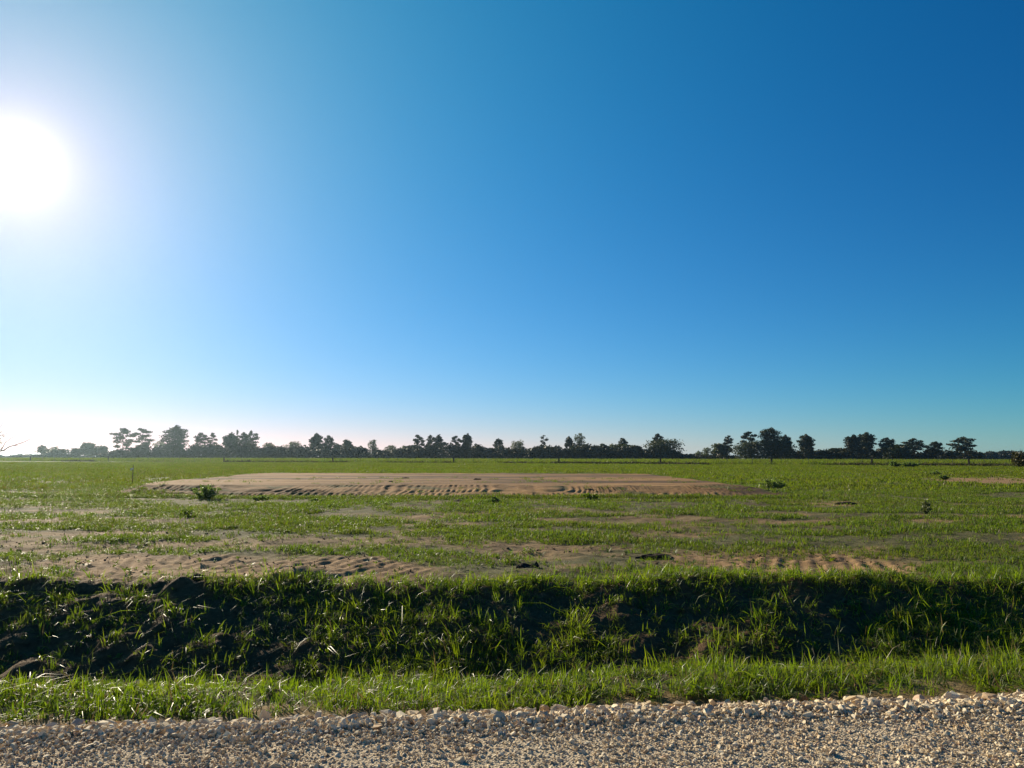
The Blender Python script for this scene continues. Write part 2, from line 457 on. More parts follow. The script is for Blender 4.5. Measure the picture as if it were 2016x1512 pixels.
add_attr(pad.data, 'dark', np.clip(0.85 * sstep(6, 12, PXX + edge_n * 2) * sstep(37, 33, PYY) + 0.8 * sstep(.50, .68, fbm(PXX * .09, PYY * 0.32, 5, 35)), 0, .9))
add_attr(pad.data, 'weedy', 0.75 * np.maximum(sstep(.58, .68, fbm(PXX * .8, PYY * 1.0, 4, 36)) * sstep(1.1, .8, rise), sstep(.16, .02, rise + edge_n * .05)))

def field_z(x, y):
    """height of whatever ground lies at x, y (scalars)"""
    return float(full_height(np.array([float(x)]), np.array([float(y)]))[0])
def pad_z(x, y):
    i = int(np.clip(np.searchsorted(px_, x), 0, len(px_) - 1)); j = int(np.clip(np.searchsorted(py_, y), 0, len(py_) - 1))
    return max(float(PZ[j, i]), field_z(x, y))
def land_zs(x, y):
    z = full_height(x, y)
    i = np.clip(np.searchsorted(px_, x), 0, len(px_) - 1); j = np.clip(np.searchsorted(py_, y), 0, len(py_) - 1)
    inside = (x > px_[0]) & (x < px_[-1]) & (y > py_[0]) & (y < py_[-1])
    return np.where(inside, np.maximum(z, PZ[j, i]), z)
def land_z(x, y):
    return pad_z(x, y) if (-21.6 < x < 13.4 and 28.7 < y < 59) else field_z(x, y)
# ------------------------------------------------------------------ far trees
def leaf_quads(V, Fc, c, r, n, size, rng, flat=0.5):
    """n leaf clumps (small bent quads) through an ellipsoid c, r"""
    d = rng.normal(size=(n, 3)); d /= np.linalg.norm(d, axis=1)[:, None]
    rad = rng.random(n) ** 0.45
    P = np.array(c) + d * rad[:, None] * np.array(r) * (0.85 + 0.3 * rng.random((n, 1)))
    A = rng.normal(size=(n, 3)) * np.array([1, 1, flat]); A /= np.linalg.norm(A, axis=1)[:, None]
    B = np.cross(A, rng.normal(size=(n, 3))); B /= np.linalg.norm(B, axis=1)[:, None] + 1e-9
    s = size * (0.6 + 0.8 * rng.random((n, 1)))
    q = np.stack([P - A * s, P + B * s * 0.55, P + A * s, P - B * s * 0.55], 1)
    b = len(V)
    V.extend(q.reshape(-1, 3))
    Fc.extend([(b + 4 * i, b + 4 * i + 1, b + 4 * i + 2, b + 4 * i + 3) for i in range(n)])

def make_tree(name, kind, px, top, wpx, d, label, cat, group, seed, mat=None, base_y=None):
    rng = np.random.default_rng(seed)
    x, y, ztop = at_depth(px, top, d)
    z0 = 0.0
    H = ztop - z0; W = wpx / F * d * 1.16
    root = empty(name, (x, y, z0 - 0.02), rng.random() * 0.3)
    tag(root, label, cat, group)
    TV, TF, LV, LF = [], [], [], []
    lean = rng.normal(size=2) * 0.02 * H
    tp = lambda t: np.array([lean[0] * t * t + 0.015 * H * math.sin(3 * t + seed), lean[1] * t * t, H * t])
    tr = (0.016 if kind in ('pine', 'dense_pine', 'umbrella') else 0.022) * H
    ls = 0.30 * d / 380 + 0.10
    if kind in ('pine', 'dense_pine', 'umbrella', 'slim'):
        mat = mat or M_PINE
        ts = np.linspace(0, 0.97, 9)
        tube(TV, TF, [tp(t) for t in ts], [tr * (1 - 0.85 * t) for t in ts], 6)
        n = {'pine': 13, 'dense_pine': 22, 'umbrella': 13, 'slim': 8}[kind]
        cb = {'pine': 0.32, 'dense_pine': 0.28, 'umbrella': 0.40, 'slim': 0.45}[kind]
        for i in range(n):
            t = cb + (0.95 - cb) * (i + 0.5 * rng.random()) / n
            u = (t - cb) / (0.95 - cb)
            if kind == 'umbrella': prof = 0.55 if u < .15 else 1.0 * math.sqrt(max(0.06, 1 - max(0, (u - .2) / .82) ** 2))
            else: prof = (0.62 + 0.5 * u) if u < 0.55 else 0.95 * math.sqrt(max(0.05, 1 - ((u - 0.5) / 0.53) ** 2))
            R = W / 2 * prof
            an = 2.4 * i + rng.random() * 0.9
            off = R * (0.38 + 0.28 * rng.random()) * (0.35 if u > 0.88 else 0.6 if (u < .25 and kind == 'umbrella') else 1)
            k = 0.34 + 0.20 * rng.random()
            c = tp(t) + np.array([math.cos(an) * off, math.sin(an) * off, 0.02 * H])
            rr = np.array([R * k, R * k, H * (0.036 + 0.036 * rng.random())])
            if kind == 'dense_pine': rr *= np.array([1.12, 1.12, 1.4])
            if kind == 'umbrella' and u > .2: rr *= np.array([1.05, 1.05, 1.35])
            if kind == 'slim': rr *= np.array([1.0, 1.0, 1.0])
            nn = int(max(20, 26 * rr[0] * rr[2] / (ls * ls) * (0.5 if kind == 'slim' else 0.62)))
            leaf_quads(LV, LF, c, rr, min(nn, 230), ls, rng, 0.35)
            tube(TV, TF, [tp(max(0.2, t - 0.06)), (tp(t) + c) / 2 - [0, 0, .01 * H], c], [tr * 0.4, tr * 0.25, tr * 0.1], 4)
    else:
        airy = kind in ('airy', 'arching')
        mat = mat or (M_PALE if airy else M_OAK)
        cb = 0.12 if kind == 'dome' else 0.25
        ts = np.linspace(0, 0.7, 6)
        tube(TV, TF, [tp(t) for t in ts], [tr * (1 - t) for t in ts], 6)
        n = {'dome': 24, 'round': 18, 'airy': 22, 'arching': 24}[kind]
        for i in range(n):
            u = (i + rng.random()) / n
            an = 2.4 * i + rng.random()
            zc = cb + (0.90 - cb) * u
            prof = math.sqrt(max(0.04, 1 - (max(0, u - 0.35) / 0.70) ** 2)) * (0.85 if u < 0.3 else 1)
            off = W / 2 * prof * (0.25 + 0.5 * rng.random())
            c = np.array([math.cos(an) * off, math.sin(an) * off, zc * H]) + tp(zc) * [1, 1, 0]
            k = (0.14 if airy else 0.27) + 0.10 * rng.random()
            rr = np.array([W * k, W * k, H * (0.09 if airy else 0.115) * (0.8 + 0.5 * rng.random())])
            if kind == 'arching': c[2] -= 0.10 * H * (off / (W / 2 + 1e-6)); rr *= [0.8, 0.8, 1.3]
            nn = int(max(16, (6 if airy else 11.5) * rr[0] * rr[2] / (ls * ls)))
            leaf_quads(LV, LF, c, rr, min(nn, 200), ls * (0.8 if airy else 1.05), rng, 0.6)
            tube(TV, TF, [tp(min(0.6, zc * 0.55)), (tp(zc * 0.8) + c) / 2, c], [tr * 0.4, tr * 0.22, tr * 0.07], 4)
    mesh_obj('trunk', TV, TF, M_BARK, root)
    mesh_obj('crown', LV, LF, mat, root)
    return root

GP, GD, GB = 'pines standing along the far tree row', 'leafy trees along the far tree row', 'rounded dark trees of the far tree row'
TREES = [
 # kind, px, top, width, distance, label
 ('umbrella', 83, 876, 24, 450, 'small hazy flat-topped pine, leftmost of the far tree row', GP),
 ('dome', 112, 884, 54, 446, 'low hazy rounded tree beside the leftmost small pine', GB),
 ('airy', 108, 877, 20, 455, 'thin wispy tree rising just behind the low hazy rounded tree at far left', GD),
 ('round', 151, 882, 20, 450, 'small hazy round tree left of the taller hazy round-topped tree', GB),
 ('round', 175, 871, 28, 450, 'tall hazy round-topped tree in the faint group left of the first tall pines', GB),
 ('round', 201, 877, 20, 446, 'small hazy tree just left of the first tall pine pair', GB),
 ('pine', 243, 841, 50, 385, 'tall layered pine, left one of the first tall pair from the left', GP),
 ('pine', 282, 841, 42, 392, 'tall open pine, right one of the first tall pair from the left', GP),
 ('airy', 316, 866, 32, 400, 'pale leafy tree low between the first tall pine pair and the broad pine', GD),
 ('dense_pine', 346, 839, 56, 385, 'broad full pine standing alone, tallest in the left half', GP),
 ('pine', 397, 850, 30, 385, 'narrow layered pine just right of the broad full pine', GP),
 ('pine', 420, 851, 25, 392, 'thin leaning pine, second one right of the broad full pine', GP),
 ('dense_pine', 454, 853, 32, 385, 'full dark pine left of the thin bare-topped tree', GP),
 ('slim', 467, 846, 12, 400, 'thin nearly bare tree poking up between two pines', GD),
 ('umbrella', 481, 851, 24, 392, 'flat-headed pine just right of the thin bare-topped tree', GP),
 ('pine', 499, 847, 27, 384, 'pointed layered pine at the right end of the left pine cluster', GP),
 ('airy', 530, 869, 34, 385, 'pale green leafy tree right of the left pine cluster', GD),
 ('airy', 577, 867, 38, 395, 'pale wispy tree halfway between the left cluster and the next pine pair', GD),
 ('dense_pine', 622, 854, 27, 385, 'dense layered pine, left of the close pair at left centre', GP),
 ('umbrella', 646, 856, 23, 386, 'flat-topped pine, right of the close pair at left centre', GP),
 ('round', 665, 873, 18, 384, 'small dark tree just right of the close pine pair at left centre', GB),
 ('round', 685, 865, 18, 388, 'slender tree with a small round head right of the close pine pair', GB),
 ('round', 711, 880, 26, 380, 'low dark rounded tree left of the tall airy round-headed tree', GB),
 ('airy', 735, 863, 23, 388, 'tall airy tree with a see-through round head at left centre', GD),
 ('airy', 768, 875, 30, 392, 'low pale spreading tree in the gap left of the central cluster', GD),
 ('airy', 795, 875, 14, 398, 'tiny pale treetop at the left foot of the central cluster', GD),
 ('dome', 808, 877, 34, 376, 'dark rounded tree at the left end of the central cluster', GB),
 ('pine', 825, 855, 26, 384, 'open two-headed pine, first pine of the central cluster', GP),
 ('pine', 850, 855, 22, 390, 'thin open pine, second pine of the central cluster', GP),
 ('umbrella', 866, 856, 24, 384, 'mushroom-headed dark pine, third pine of the central cluster', GP),
 ('slim', 897, 856, 21, 388, 'see-through sparse pine left of the dense full-headed pine', GP),
 ('dense_pine', 917, 855, 26, 383, 'dense full-headed pine, last tall one of the central cluster', GP),
 ('dome', 940, 878, 34, 376, 'dark rounded tree at the right end of the central cluster', GB),
 ('dome', 969, 881, 26, 376, 'dark rounded tree under the umbrella-shaped lone pine', GB),
 ('umbrella', 982, 863, 22, 384, 'lone umbrella-shaped pine right of the central cluster', GP),
 ('arching', 1018, 865, 38, 390, 'pale arching tree with drooping branches right of the lone umbrella pine', GD),
 ('dome', 1012, 884, 44, 374, 'low dark dome in front of the pale arching tree', GB),
 ('slim', 1070, 855, 17, 392, 'slim see-through tree standing up from the middle dome', GD),
 ('dome', 1070, 877, 48, 378, 'rounded dome-shaped tree under the slim see-through tree', GB),
 ('umbrella', 1122, 859, 22, 386, 'flat pine leaning against the tall forked one right of centre', GP),
 ('airy', 1140, 850, 26, 384, 'tall forked tree with a bushy head right of centre', GD),
 ('dome', 1146, 876, 40, 374, 'dark rounded tree at the foot of the tall forked tree', GB),
 ('dome', 1172, 877, 30, 376, 'dark rounded tree second to the right of the tall forked tree', GB),
 ('round', 1187, 873, 21, 378, 'small dark pointed round tree left of the pine-topped dome', GB),
 ('airy', 1204, 871, 14, 396, 'faint pale treetop behind the left side of the pine-topped dome', GD),
 ('umbrella', 1226, 862, 23, 384, 'dark pine head rising over the middle of a wide dome', GP),
 ('dome', 1224, 874, 50, 372, 'wide dark dome beneath the single pine head', GB),
 ('round', 1252, 876, 24, 376, 'dark tree on the right shoulder of the wide pine-topped dome', GB),
 ('umbrella', 1297, 853, 30, 380, 'round-headed pine rising from the left side of the big oak', GP),
 ('dome', 1307, 864, 68, 370, 'big dark spreading oak at the right end of the long tree row', GB),
 ('airy', 1375, 887, 19, 380, 'tiny pale shrubby tree just right of the gap after the big oak', GD),
 ('airy', 1391, 879, 22, 384, 'small pale leafy tree between the tiny shrubby one and the fuller tree', GD),
 ('round', 1417, 873, 29, 380, 'fuller pale tree left of the slim layered pine', GD),
 ('pine', 1435, 856, 25, 376, 'slim layered pine left of the massive dark clump', GP),
 ('pine', 1475, 848, 40, 366, 'layered pine forming the left shoulder of the massive dark clump', GP),
 ('dense_pine', 1517, 843, 50, 362, 'tallest full pine in the middle of the massive dark clump', GP),
 ('dense_pine', 1545, 856, 24, 366, 'narrow dark pine forming the right edge of the massive clump', GP),
 ('dome', 1478, 868, 62, 360, 'dark bushy tree filling the lower left of the massive clump', GB),
 ('dome', 1530, 866, 56, 360, 'dark bushy tree filling the lower right of the massive clump', GB),
 ('dense_pine', 1588, 855, 34, 372, 'lone layered pine standing right of the massive dark clump', GP),
 ('dome', 1611, 887, 42, 374, 'low dark cone-shaped tree right of the lone layered pine', GB),
 ('dome', 1646, 881, 32, 372, 'low dark rounded tree left of the right-hand pine group', GB),
 ('dense_pine', 1680, 857, 38, 366, 'wide layered pine, first of the right-hand pine group', GP),
 ('dense_pine', 1704, 852, 40, 372, 'round-topped full pine, tallest of the right-hand pine group', GP),
 ('umbrella', 1745, 861, 38, 368, 'flat spreading pine right of the round-topped full pine', GP),
 ('dome', 1765, 874, 46, 360, 'greenish bushy tree in the middle of the right-hand pine group', GB),
 ('umbrella', 1799, 863, 46, 368, 'wide flat-crowned pine right of the greenish bushy tree', GP),
 ('umbrella', 1842, 869, 31, 366, 'small cone-headed pine left of the large mushroom-shaped pine', GP),
 ('umbrella', 1894, 860, 52, 362, 'large mushroom-shaped pine, last tall tree at the right', GP),
]
for i, (kind, px, top, w, d, label, grp) in enumerate(TREES):
    nm = {'pine': 'pine_tree', 'dense_pine': 'pine_tree', 'umbrella': 'pine_tree', 'slim': 'slender_tree', 'dome': 'oak_tree', 'round': 'oak_tree', 'airy': 'leafy_tree', 'arching': 'leafy_tree'}[kind]
    make_tree(nm, kind, px, top, w, d, label, 'pine' if nm == 'pine_tree' else 'tree', grp, 100 + i, M_PALE if grp == GD and kind == 'round' else None)
# bushy brush under the right-hand mushroom pine and its neighbours belongs to the thicket below

# the dark thicket under the trees reads as one mass
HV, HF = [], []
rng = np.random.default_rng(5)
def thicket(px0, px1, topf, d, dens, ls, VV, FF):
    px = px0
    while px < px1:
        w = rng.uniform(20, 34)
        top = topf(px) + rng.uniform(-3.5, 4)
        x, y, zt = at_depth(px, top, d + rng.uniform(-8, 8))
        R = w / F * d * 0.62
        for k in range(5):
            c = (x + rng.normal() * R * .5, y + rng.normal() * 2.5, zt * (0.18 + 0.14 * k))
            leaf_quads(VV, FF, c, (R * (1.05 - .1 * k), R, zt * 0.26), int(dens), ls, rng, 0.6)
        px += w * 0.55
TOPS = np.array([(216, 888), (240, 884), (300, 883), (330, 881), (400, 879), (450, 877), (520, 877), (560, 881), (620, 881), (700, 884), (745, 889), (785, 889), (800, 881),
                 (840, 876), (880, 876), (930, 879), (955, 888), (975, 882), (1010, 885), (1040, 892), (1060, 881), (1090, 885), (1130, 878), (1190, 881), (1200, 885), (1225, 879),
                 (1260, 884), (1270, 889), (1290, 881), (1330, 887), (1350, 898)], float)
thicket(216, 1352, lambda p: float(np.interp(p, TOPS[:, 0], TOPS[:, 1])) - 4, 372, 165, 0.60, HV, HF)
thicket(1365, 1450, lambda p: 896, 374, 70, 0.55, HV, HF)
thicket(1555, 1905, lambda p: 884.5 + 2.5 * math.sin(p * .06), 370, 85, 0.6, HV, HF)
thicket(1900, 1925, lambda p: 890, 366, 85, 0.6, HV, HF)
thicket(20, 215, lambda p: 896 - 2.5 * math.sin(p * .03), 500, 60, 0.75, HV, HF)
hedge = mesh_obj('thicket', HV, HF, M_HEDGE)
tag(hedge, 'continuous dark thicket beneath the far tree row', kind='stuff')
DV, DF = [], []
thicket(1880, 2110, lambda p: 889 + 1.5 * math.sin(p * .05), 640, 150, 0.9, DV, DF)
thicket(1330, 1420, lambda p: 897, 800, 120, 1.0, DV, DF)
thicket(1540, 1660, lambda p: 894, 760, 120, 1.0, DV, DF)
thicket(-60, 90, lambda p: 897, 800, 120, 1.1, DV, DF)
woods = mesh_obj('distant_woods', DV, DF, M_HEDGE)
tag(woods, 'low dark line of distant woods on the horizon', kind='stuff')

# ------------------------------------------------------------------ edge trees
def edge_dead_tree():
    d = 118.0
    x0, y0, _ = at_depth(-22, 905, d)
    root = empty('dead_tree', (x0, y0, 0))
    tag(root, 'half-dead tree with bare grey branches reaching in at the left edge', 'tree')
    def P(px, py, dy=0.0):
        x, y, z = at_depth(px, py, d + dy)
        return (x - x0, y - y0, z)
    V, Fc = [], []
    tube(V, Fc, [(0, 0, -0.1), P(-20, 885), P(-17, 868), P(-12, 850), P(-8, 832)], [.30, .24, .19, .12, .04], 8)
    mesh_obj('trunk', V, Fc, M_DEAD, root)
    B = [([P(-18, 882), P(-4, 889), P(7, 887), P(17, 880), P(30, 876), P(48, 870), P(60, 864)], .13),
         ([P(17, 880), P(28, 877, .4), P(40, 878, .6), P(50, 882, .8)], .06),
         ([P(6, 887), P(14, 890), P(19, 894), P(24, 899)], .05),
         ([P(1, 888), P(6, 880), P(10, 872), P(20, 864), P(33, 856)], .07),
         ([P(-14, 858), P(-2, 858), P(8, 855), P(20, 851)], .06),
         ([P(-9, 836), P(0, 842, .5), P(4, 836, .5), P(4.5, 830, .6)], .05),
         ([P(17, 881), P(20, 884), P(25, 886)], .03),
         ([P(-16, 866), P(-30, 858), P(-44, 846)], .08), ([P(-18, 878), P(-34, 874), P(-52, 866)], .09),
         ([P(40, 873), P(46, 875), P(52, 876)], .02), ([P(10, 872), P(12, 866), P(11, 862)], .02)]
    for pts, r in B:
        V, Fc = [], []
        n = len(pts)
        tube(V, Fc, pts, [r * (1 - 0.8 * k / (n - 1)) for k in range(n)], 6)
        mesh_obj('branch', V, Fc, M_DEAD, root)
    V, Fc = [], []
    r2 = np.random.default_rng(61)
    for px, py, r, n in ((-2, 882, .5, 40), (-4, 868, .55, 40), (-14, 852, .6, 40), (0, 850, .3, 14), (-20, 845, .7, 50), (-34, 864, .8, 60), (2, 872, .3, 14), (-10, 838, .4, 20), (8, 858, .2, 6)):
        leaf_quads(V, Fc, P(px, py, r2.normal() * .4), (r, r, r * .8), n, 0.11, r2, .6)
    mesh_obj('foliage', V, Fc, M_PALE, root)
edge_dead_tree()

def edge_bush():
    d = 122.0
    x0, y0, _ = at_depth(2012, 905, d)
    root = empty('spiky_bush', (x0, y0, 0))
    tag(root, 'olive bush with spiky upright twigs cut by the right edge', 'bush')
    r2 = np.random.default_rng(71)
    V, Fc = [], []
    for k in range(26):
        a = r2.uniform(-1.1, 1.1); L = r2.uniform(1.6, 2.9)
        p0 = np.array([r2.normal() * .3, r2.normal() * .3, -.05])
        p2 = p0 + np.array([math.sin(a) * L * .85, r2.normal() * .6, math.cos(a) * L + .3])
        tube(V, Fc, [p0, (p0 + p2) / 2 + [0, 0, .15], p2], [.05, .035, .012], 5)
    mesh_obj('stem', V, Fc, M_BARK, root)
    V, Fc = [], []
    leaf_quads(V, Fc, (0, 0, 1.0), (1.6, 1.5, 1.0), 900, 0.16, r2, .8)
    leaf_quads(V, Fc, (.1, 0, 1.7), (1.25, 1.2, .75), 420, 0.15, r2, .8)
    for k in range(22):
        a = r2.uniform(-1.2, 1.2)
        leaf_quads(V, Fc, (math.sin(a) * 1.6, r2.normal() * .5, 1.2 + math.cos(a) * 1.35), (.12, .12, .35), 14, 0.12, r2, 2.0)
    mesh_obj('foliage', V, Fc, M_EDGE, root)
M_EDGE = leaf_mat('olive_leaves', [(0.1, (0.060, 0.055, 0.014)), (0.9, (0.095, 0.085, 0.022))], 0.2, 0.55, 0.25)
edge_bush()

# ------------------------------------------------------------------ wire fence
FA = math.atan2(-0.366, 1.0)
fence = empty('wire_fence', (0, 173.5, 0), FA)
tag(fence, 'low wire fence with dark wooden posts and thin steel posts across the pasture', 'fence')
V, Fc = [], []
tube(V, Fc, [(0, 0, -.2), (0.01, 0, .6), (0, 0, 1.32)], [.17, .165, .15], 8)
post_me = mesh_obj('wooden_post', V, Fc, M_POST, fence)
V, Fc = [], []
box(V, Fc, -.034, .034, -.008, .008, -.2, 1.3); box(V, Fc, -.008, .008, -.046, -.009, -.2, 1.3)
tpost_me = mesh_obj('steel_post', V, Fc, M_STEEL, fence)
def fence_s(px):
    v = ray(px, 905)
    y = 173.5 / (1 + 0.366 * v[0] / v[1]); x = y * v[0] / v[1]
    return x / math.cos(FA)
wood = [213, 441, 655, 893, 1100, 1300, 1519, 1716, 1907, 60, 2060]
ws = [fence_s(p) for p in wood]
used = False
for k, s in enumerate(ws):
    o = post_me if k == 0 else post_me.copy()
    if k: COL.objects.link(o); o.parent = fence
    o.location = (s, 0, 0); o.rotation_euler = (random.gauss(0, .02), random.gauss(0, .02), random.random())
lo, hi = min(ws), max(ws)
s = lo + 5; k = 0
while s < hi:
    if min(abs(s - w) for w in ws) > 1.5:
        o = tpost_me if k == 0 else tpost_me.copy()
        if k: COL.objects.link(o); o.parent = fence
        o.location = (s, 0, 0); o.rotation_euler = (random.gauss(0, .02), random.gauss(0, .03), 0); k += 1
    s += 5.2 + random.uniform(-.5, .5)
for h in (.35, .62, .90, 1.18):
    V, Fc = [], []
    pts = [(lo + (hi - lo) * q / 60, -.13, h + .03 * math.sin(q * 1.7 + h * 9)) for q in range(61)]
    tube(V, Fc, pts, [.006] * 61, 4)
    mesh_obj('wire', V, Fc, M_WIRE, fence)

# ------------------------------------------------------------------ survey stake with a white flag
sx, sy = on_ground(260, 953)
stake = empty('survey_stake', (sx, sy, land_z(sx, sy)), 0.3)
tag(stake, 'thin survey stake with white flagging near its top in the left field', 'stake')
V, Fc = [], []
box(V, Fc, -.020, .020, -.014, .014, -.15, 1.06)
V += [(-.020, -.014, 1.06), (.020, -.014, 1.06), (.020, .014, 1.06), (-.020, .014, 1.06), (0, 0, 1.10)]
b = len(V) - 5
Fc += [(b, b + 1, b + 4), (b + 1, b + 2, b + 4), (b + 2, b + 3, b + 4), (b + 3, b, b + 4)]
so = mesh_obj('post', V, Fc, M_STAKE, stake); so.rotation_euler = (0, .02, 0)
V, Fc = [], []
pts = [(-.026, -.022), (.03, -.022), (.03, .022), (-.026, .022)]
for z in (.84, .92): V += [(a, c, z) for a, c in pts]
Fc += [(i, (i + 1) % 4, 4 + (i + 1) % 4, 4 + i) for i in range(4)] + [(3, 2, 1, 0), (4, 5, 6, 7)]
b = len(V)
V += [(-.02, -.03, .92), (-.09, -.05, .90), (-.125, -.04, .84), (-.10, -.06, .77), (-.05, -.04, .80), (-.02, -.03, .84),
      (-.02, -.026, .92), (-.09, -.046, .90), (-.125, -.036, .84), (-.10, -.056, .77), (-.05, -.036, .80), (-.02, -.026, .84)]
Fc += [tuple(b + i for i in range(6)), tuple(b + 11 - i for i in range(6))] + [(b + (i + 1) % 6, b + i, b + 6 + i, b + 6 + (i + 1) % 6) for i in range(6)]
mesh_obj('flagging', V, Fc, M_TAPE, stake)

# ------------------------------------------------------------------ weed clumps, clods, stick
def weed(px, py, wpx, hpx, label, seed, mat=None, tall=False, grp='weed clumps scattered over the field'):
    r2 = np.random.default_rng(seed)
    x, y = on_ground(px, py)
    z = land_z(x, y)
    if z > .15:
        x, y = on_ground(px, py, z); z = land_z(x, y)
    D = math.hypot(x, y); W = wpx / F * D; H = hpx / F * D
    root = empty('weed_clump', (x, y, z - .02))
    tag(root, label, 'weed', grp)
    V, Fc, SV, SF = [], [], [], []
    ns = max(5, int(9 * W)) + 6
    for k in range(ns):
        a = r2.uniform(0, 2 * math.pi); q = r2.random() ** .6
        tip = np.array([math.cos(a) * W / 2 * q, math.sin(a) * W / 2 * q, H * (1 - .45 * q * q) * r2.uniform(.7, 1.02)])
        p0 = np.array([tip[0] * .25, tip[1] * .25, -.02])
        mid = (p0 + tip) / 2 + [0, 0, H * .12]
        tube(SV, SF, [p0, mid, tip], [.010 * H + .004, .008 * H + .003, .003], 4)
        for t in np.linspace(.25, 1, 7)[::2 if tall else 1]:
            c = p0 * (1 - t) ** 2 + 2 * mid * t * (1 - t) + tip * t * t
            leaf_quads(V, Fc, c, (W * .07 + .03, W * .07 + .03, H * .07 + .02), 6 if tall else 13, 0.016 * D / 30 + 0.022, r2, .7)
    mesh_obj('stem', SV, SF, M_WEED, root)
    mesh_obj('foliage', V, Fc, mat or M_WEED, root)
weed(405, 982, 58, 30, 'large bushy weed clump at the front left corner of the dirt pad', 301)
weed(368, 1020, 26, 14, 'small green weed in the grass below the large bushy one', 302, M_SHORT, True)
weed(515, 984, 46, 9, 'low dark spreading weed at the foot of the pad bank, right of the large clump', 303)
weed(975, 993, 30, 13, 'dark little weed tuft in front of the middle of the pad', 304)
weed(1160, 986, 40, 15, 'bright green weed patch at the pad foot, right of centre', 305, M_SHORT)
weed(1518, 965, 52, 26, 'leafy weed clump beside the right end of the pad', 306)
weed(1841, 936, 20, 9, 'small dark bush far right, the upper of two near the bare strip', 307)
weed(1857, 944, 16, 9, 'small dark bush far right, the lower of two near the bare strip', 308)
weed(1760, 920, 24, 11, 'small bush near the fence, left of the two far right ones', 309)
weed(1793, 920, 32, 10, 'wider low bush near the fence, right of the two far right ones', 310)
weed(1822, 1015, 22, 26, 'tall thin weed with pale leaves standing alone in the right field', 311, M_PALE, True)
weed(625, 970, 26, 9, 'low weed growing on the pad bank right of the large bushy clump', 312)
weed(905, 966, 22, 8, 'small weed among the tread marks at the middle of the pad bank', 315)

def clod(px, py, wpx, hpx, label, seed, spike=False, name='dirt_clod', elong=1.0):
    r2 = np.random.default_rng(seed)
    x, y = on_ground(px, py); z = land_z(x, y)
    if z > .15:
        x, y = on_ground(px, py, z); z = land_z(x, y)
    D = math.hypot(x, y); W = wpx / F * D; H = hpx / F * D
    bm = bmesh.new()
    bmesh.ops.create_icosphere(bm, subdivisions=3, radius=1)
    for v in bm.verts:
        n = v.co.normalized()
        f = 1 + .55 * (float(fbm(np.array([n.x * 2.1 + n.z * 1.3 + seed]), np.array([n.y * 2.1 - n.z * 1.7]), 4, seed % 17)[0]) - .5) * 2
        h = n.z
        if spike: h = h if h < 0 else h ** 1.6 * (1.0 + .5 * max(0, 1 - math.hypot(n.x - .25, n.y) * 2))
        v.co = Vector((n.x * W / 2 * f, n.y * W / 2 * f * elong, max(h, -.4) * H * .85 * f + H * .08))
    me = bpy.data.meshes.new(name); bm.to_mesh(me); bm.free()
    me.materials.append(M_CLOD)
    o = bpy.data.objects.new(name, me); COL.objects.link(o)
    o.location = (x, y, z)
    tag(o, label, 'clod', 'dark earth clods')
clod(1052, 1122, 20, 11, 'upright dark earth clod on the ditch edge at the middle', 401)
clod(1030, 1122, 26, 9, 'flat dark clod just left of the upright one on the ditch edge', 402)
clod(388, 1142, 34, 12, 'dark grassy lump of earth at the ditch edge left of centre', 403)
clod(1287, 1098, 60, 9, 'dark ridge of broken earth left of the right bare patch', 404, elong=.5)
clod(798, 942, 14, 2, 'flat dark clod on top of the pad left of its middle', 405)
clod(940, 944, 13, 2.5, 'dark clod on top of the pad near its middle', 406)
clod(994, 940, 4, 3.5, 'tiny dark lump on top of the pad right of its middle', 407)
clod(770, 949, 8, 2, 'small dark clod near the top edge of the pad bank', 408)
clod(905, 968, 22, 3, 'larger dark clod lying among the tread marks of the bank', 409)
clod(1160, 958, 16, 3, 'dark broken clod at the right part of the bank', 410)
clod(1665, 993, 36, 5, 'dark low ridge of earth in the right field', 411, elong=.5)

# ------------------------------------------------------------------ stones and gravel
stone_meshes = []
for k in range(12):
    r2 = np.random.default_rng(500 + k)
    bm = bmesh.new()
    pts = r2.normal(size=(15, 3)); pts /= np.linalg.norm(pts, axis=1)[:, None]
    pts *= np.array([0.5, 0.40 - .1 * r2.random(), 0.30 - .08 * r2.random()]) * r2.uniform(.85, 1.1, (15, 1))
    for p in pts: bm.verts.new(p)
    ch = bmesh.ops.convex_hull(bm, input=bm.verts)
    bmesh.ops.delete(bm, geom=[v for v in bm.verts if not v.link_faces], context='VERTS')
    bmesh.ops.recalc_face_normals(bm, faces=bm.faces)
    me = bpy.data.meshes.new('stone'); bm.to_mesh(me); bm.free()
    me.materials.append(M_STONE)
    stone_meshes.append(me)
def gravel_z(x, y):
    e = road_edge(x) + .04
    return 0.012 - 0.09 * sstep(e - .40, e, y)
r2 = np.random.default_rng(77)
N = 300
bx_ = r2.uniform(-3.7, 3.9, N)
bd = np.abs(r2.normal(0, .13, N))
size = np.clip(r2.gamma(6, .0122, N) * (1.1 - 1.1 * bd) * (1 + .03 * bx_), .04, .12)
by_ = road_edge(bx_) - bd + .05
for k in np.argsort(-size):
    o = bpy.data.objects.new('stone', stone_meshes[int(r2.integers(12))]); COL.objects.link(o)
    o.parent = road
    s = float(size[k])
    o.location = (bx_[k], by_[k], float(gravel_z(bx_[k], by_[k])) + s * .20 + (.025 * r2.random()))
    o.rotation_euler = (r2.normal() * .35, r2.normal() * .35, r2.uniform(0, 6.28))
    o.scale = (s, s, s)

